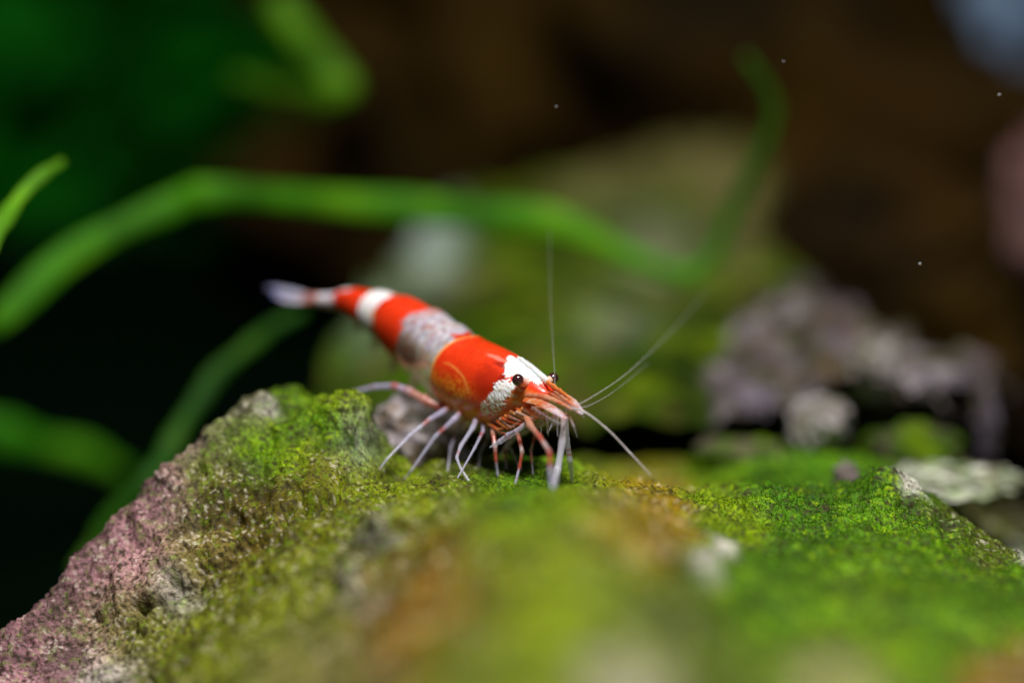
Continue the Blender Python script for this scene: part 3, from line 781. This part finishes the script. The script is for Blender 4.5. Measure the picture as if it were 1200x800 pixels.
def belly():
    n, ns = 90, 28
    pth = catmull([P(528, 470, .46), P(548, 479, .37), P(574, 485, .26), P(603, 487, .13), P(624, 482, .02), P(636, 476, -.05)], n); t = np.linspace(0, 1, n)
    w = .056 * np.sin(np.pi * (t * .92 + .05)) ** .6; w = w * (1 + .06 * np.abs(np.sin(t * math.pi * 7)))
    V, F = tube(pth, w * 1.1, w * .92, nseg=ns)
    V = V + .004 * np.stack([noise(V * 45 + 9 * k) for k in range(3)], -1)
    a1 = sstep(-.1, .4, fbm(V * 30 + 3, 3))[:, None]; a2 = sstep(.1, .5, fbm(V * 24 + 53, 3))[:, None]
    cc = np.tile((.74, .24, .05), (len(V), 1)); cc = cc + (np.array([.70, .42, .24]) - cc) * a1 * .8; cc = cc + (np.array([.66, .09, .02]) - cc) * a2
    mesh_obj('belly', V, F, M_limb, parent=shrimp, cols=cc, alpha=np.full(len(V), .8))
belly()
# feathery mouthparts under the head
rm = random.Random(5)
for i in range(26):
    q = i / 25.0
    a = (612 - 40 * q + rm.uniform(-3, 3), 478 + 18 * q + rm.uniform(-3, 3), -.05 + .24 * q)
    L = 34 - 12 * q
    b = (a[0] + L * .5, a[1] + 7 + rm.uniform(-2, 4), a[2] - .06)
    e_ = (a[0] + L + rm.uniform(-4, 4), a[1] + rm.uniform(2, 12), a[2] - .13)
    o1 = rm.choice([(.70, .13, .02), (.78, .34, .10), (.70, .45, .30)]); o2 = rm.choice([(.78, .30, .08), (.68, .12, .03), (.72, .5, .4)])
    limb('mouthpart', [P(*a), P(*b), P(*e_)], [.009, .010, .007, .002], [(0, o1), (.3, o2), (.55, o1), (.8, o2), (1, (.7, .5, .45))], .6, n=40, nseg=8)

for i in range(12):
    q = i / 11.0
    a = (628 + 40 * q + rm.uniform(-3, 3), 479 + 8 * q + rm.uniform(-2, 2), -.10 - .14 * q)
    b = (a[0] + rm.uniform(-6, 6), a[1] + 12, a[2]); e_ = (b[0] + rm.uniform(-9, 7), b[1] + rm.uniform(8, 20), a[2] + rm.uniform(-.03, .06))
    limb('mouthpart', [P(*a), P(*b), P(*e_)], [.006, .006, .004, .0012], [(0, (.75, .4, .25)), (.4, (.72, .62, .75)), (1, (.74, .72, .9))], .38, n=30, nseg=8)

# antennal scales and stalks
def blade(name, pix, wid, th, pal, up, parent=None, alpha=.68, n=40, mat=None):
    pth = catmull([P(*p) for p in pix], n); t = np.linspace(0, 1, n)
    w = np.interp(t, np.linspace(0, 1, len(wid)), wid)
    V, F = tube(pth, w, np.maximum(w * th, .002), nseg=16, up=up)
    ts = [p[0] for p in pal]; cs = np.array([p[1] for p in pal], float)
    cc = np.stack([np.interp(t, ts, cs[:, k]) for k in range(3)], -1)
    cv = tube_cols(cc, 16)
    st = sstep(.0, .5, np.sin(np.tile(np.arange(16), n) / 16 * 2 * math.pi * 3))[:, None]
    cv[:n * 16] = cv[:n * 16] * (1 - .35 * st * np.array([.2, .8, .9]))
    gb = sstep(.1, .5, fbm(V * np.array([40, 40, 70]) + 11, 2))[:, None]; cv = cv + (np.array([.85, .66, .52]) - cv) * gb * .7
    gr = sstep(.2, .5, fbm(V * 55 + 71, 2))[:, None]; cv = cv + (np.array([.66, .07, .02]) - cv) * gr * .6
    return mesh_obj(name, V, F, mat or M_limb, parent=parent or shrimp, cols=np.clip(cv, 0, 1), alpha=np.full(len(V), alpha))
op = [(0, (.75, .16, .03)), (.25, (.80, .34, .10)), (.42, (.74, .20, .05)), (.6, (.80, .62, .58)), (.8, (.78, .72, .88)), (1, (.84, .80, .95))]
upn = unit(np.array([-.35, -.55, .75]))
blade('antennal_scale', [(614, 468, -.08), (630, 471, -.15), (647, 479, -.22), (663, 490, -.28)], [.014, .020, .021, .008], .2, op, upn)
blade('antennal_scale', [(643, 460, .02), (657, 465, -.08), (670, 473, -.16), (683, 484, -.22)], [.02, .03, .03, .012], .22, op, upn)
blade('antennule_stalk', [(617, 462, -.06), (636, 464, -.14), (655, 471, -.22), (670, 479, -.28)], [.014, .016, .013, .006], .8, [(0, (.8, .4, .2)), (.3, (.75, .16, .03)), (.5, (.85, .6, .4)), (.7, (.75, .18, .03)), (1, (.8, .5, .4))], (0, 0, 1))
blade('antennule_stalk', [(633, 456, -.0), (649, 462, -.1), (665, 470, -.18), (677, 477, -.24)], [.014, .016, .013, .006], .8, [(0, (.8, .45, .3)), (.3, (.75, .18, .04)), (.5, (.85, .6, .4)), (.7, (.75, .18, .03)), (1, (.8, .5, .4))], (0, 0, 1))
def fringe(parent, pix, count, L, d0):
    pth = catmull([P(*p) for p in pix], count); vs, fs = [], []
    rf = np.random.default_rng(4)
    for i, q in enumerate(pth):
        d = unit(np.asarray(d0) + rf.normal(0, .25, 3)) * L * rf.uniform(.5, 1.1); w = unit(np.cross(d, FWD)) * .0007
        k = len(vs); vs += [q - w, q + w, q + d * .6 + w * .7, q + d * .6 - w * .7, q + d]
        fs += [[k, k + 1, k + 2, k + 3], [k + 3, k + 2, k + 4]]
    o = mesh_obj('hair_fringe', vs, fs, M_limb, parent=parent, cols=np.tile((.75, .68, .75), (len(vs), 1)), alpha=np.full(len(vs), .35))
    o['kind'] = 'stuff'
sc_ = [o for o in shrimp.children if o.name.startswith('antennal_scale')]
fringe(sc_[0], [(623, 475, -.14), (643, 488, -.22), (662, 497, -.28)], 90, .032, (.35, -.2, -1))
fringe(sc_[1], [(657, 470, -.08), (670, 478, -.16), (683, 485, -.22)], 60, .03, (.4, -.2, -1))
def feeler(name, pix, r0, r1, col, alpha):
    pth = catmull([P(*p) for p in pix], 90); t = np.linspace(0, 1, 90)
    V, F = tube(pth, r0 + (r1 - r0) * t, nseg=8, up=(.4, -.8, .3))
    cc = np.asarray(col) * (1 - .3 * (np.modf(t * 26)[0] < .25))[:, None]
    return mesh_obj(name, V, F, M_limb, parent=shrimp, cols=tube_cols(cc, 8), alpha=np.full(len(V), alpha))
feeler('antenna', [(662, 480, -.24), (682, 481, -.27), (712, 503, -.3), (738, 530, -.34), (763, 557, -.42)], .0068, .0026, (.62, .56, .55), .8)
feeler('antenna', [(672, 476, -.2), (692, 466, -.1), (735, 437, .2), (785, 390, .8), (830, 340, 1.4)], .0058, .0018, (.6, .58, .55), .25)
feeler('antennule', [(650, 459, -.08), (650, 440, 0), (648, 405, .25), (645, 350, .5), (644, 270, .9)], .0042, .0018, (.6, .58, .6), .13)
feeler('antennule', [(672, 478, -.24), (690, 475, -.2), (720, 458, .1), (760, 425, .6)], .004, .0015, (.6, .58, .6), .3)

# swimmerets under the abdomen
for i, (u0, L) in enumerate([(6.7, .12), (7.6, .12), (8.7, .11), (9.8, .08), (10.8, .06)]):
    for s in (1, -1):
        a = body_pt(u0, 150, s, .85); d = np.array([-.25, .2, -1.0]); d /= np.linalg.norm(d)
        n = 20; t = np.linspace(0, 1, n); pth = a + d * (L * t)[:, None]
        V, F = tube(pth, .03 * np.sin(np.pi * (t * .85 + .12)), .008, nseg=10, up=(0, 1, .2))
        mesh_obj('swimmeret', V, F, M_limb, parent=shrimp, cols=np.tile((.6, .45, .36), (len(V), 1)), alpha=np.full(len(V), .4))
# tail fan
tp = [(0, (.50, .14, .12)), (.25, (.5, .2, .2)), (.38, (.62, .74, .95)), (.8, (.46, .62, .95)), (1, (.22, .38, .9))]
blade('telson', [(372, 350, 1.29), (355, 348, 1.40), (338, 345, 1.50), (322, 342, 1.58)], [.014, .016, .015, .005], .4, tp, (0, 0, 1))
for pts in [[(372, 351, 1.27), (355, 351, 1.36), (338, 350, 1.45), (320, 345, 1.53)], [(372, 352, 1.26), (352, 354, 1.33), (336, 352, 1.41), (322, 347, 1.48)],
            [(373, 349, 1.31), (354, 346, 1.43), (334, 342, 1.55), (312, 337, 1.66)], [(374, 348, 1.32), (356, 344, 1.45), (338, 340, 1.57), (318, 336, 1.70)]]:
    blade('tail_blade', pts, [.008, .015, .016, .005], .25, tp, unit(np.array([-.2, -.35, 1.0])))

# specks adrift in the water
for i, (a, r) in enumerate([((1171, 111, .25), .006), ((1078, 309, .2), .006), ((652, 125, .3), .004), ((918, 72, .3), .004)]):
    v = rng.normal(0, 1, (12, 3)); bm = bmesh.new()
    bmesh.ops.create_icosphere(bm, subdivisions=2, radius=r)
    for q in bm.verts: q.co *= random.uniform(.7, 1.2); q.co += Vector(P(*a))
    V = np.array([q.co[:] for q in bm.verts]); F = [[q.index for q in f.verts] for f in bm.faces]; bm.free()
    tag(mesh_obj('drifting_speck', V, F, M_moss, cols=np.tile((.6, .6, .65), (len(V), 1))), 'tiny pale speck adrift in the dark water', 'speck', 'specks adrift in the water')
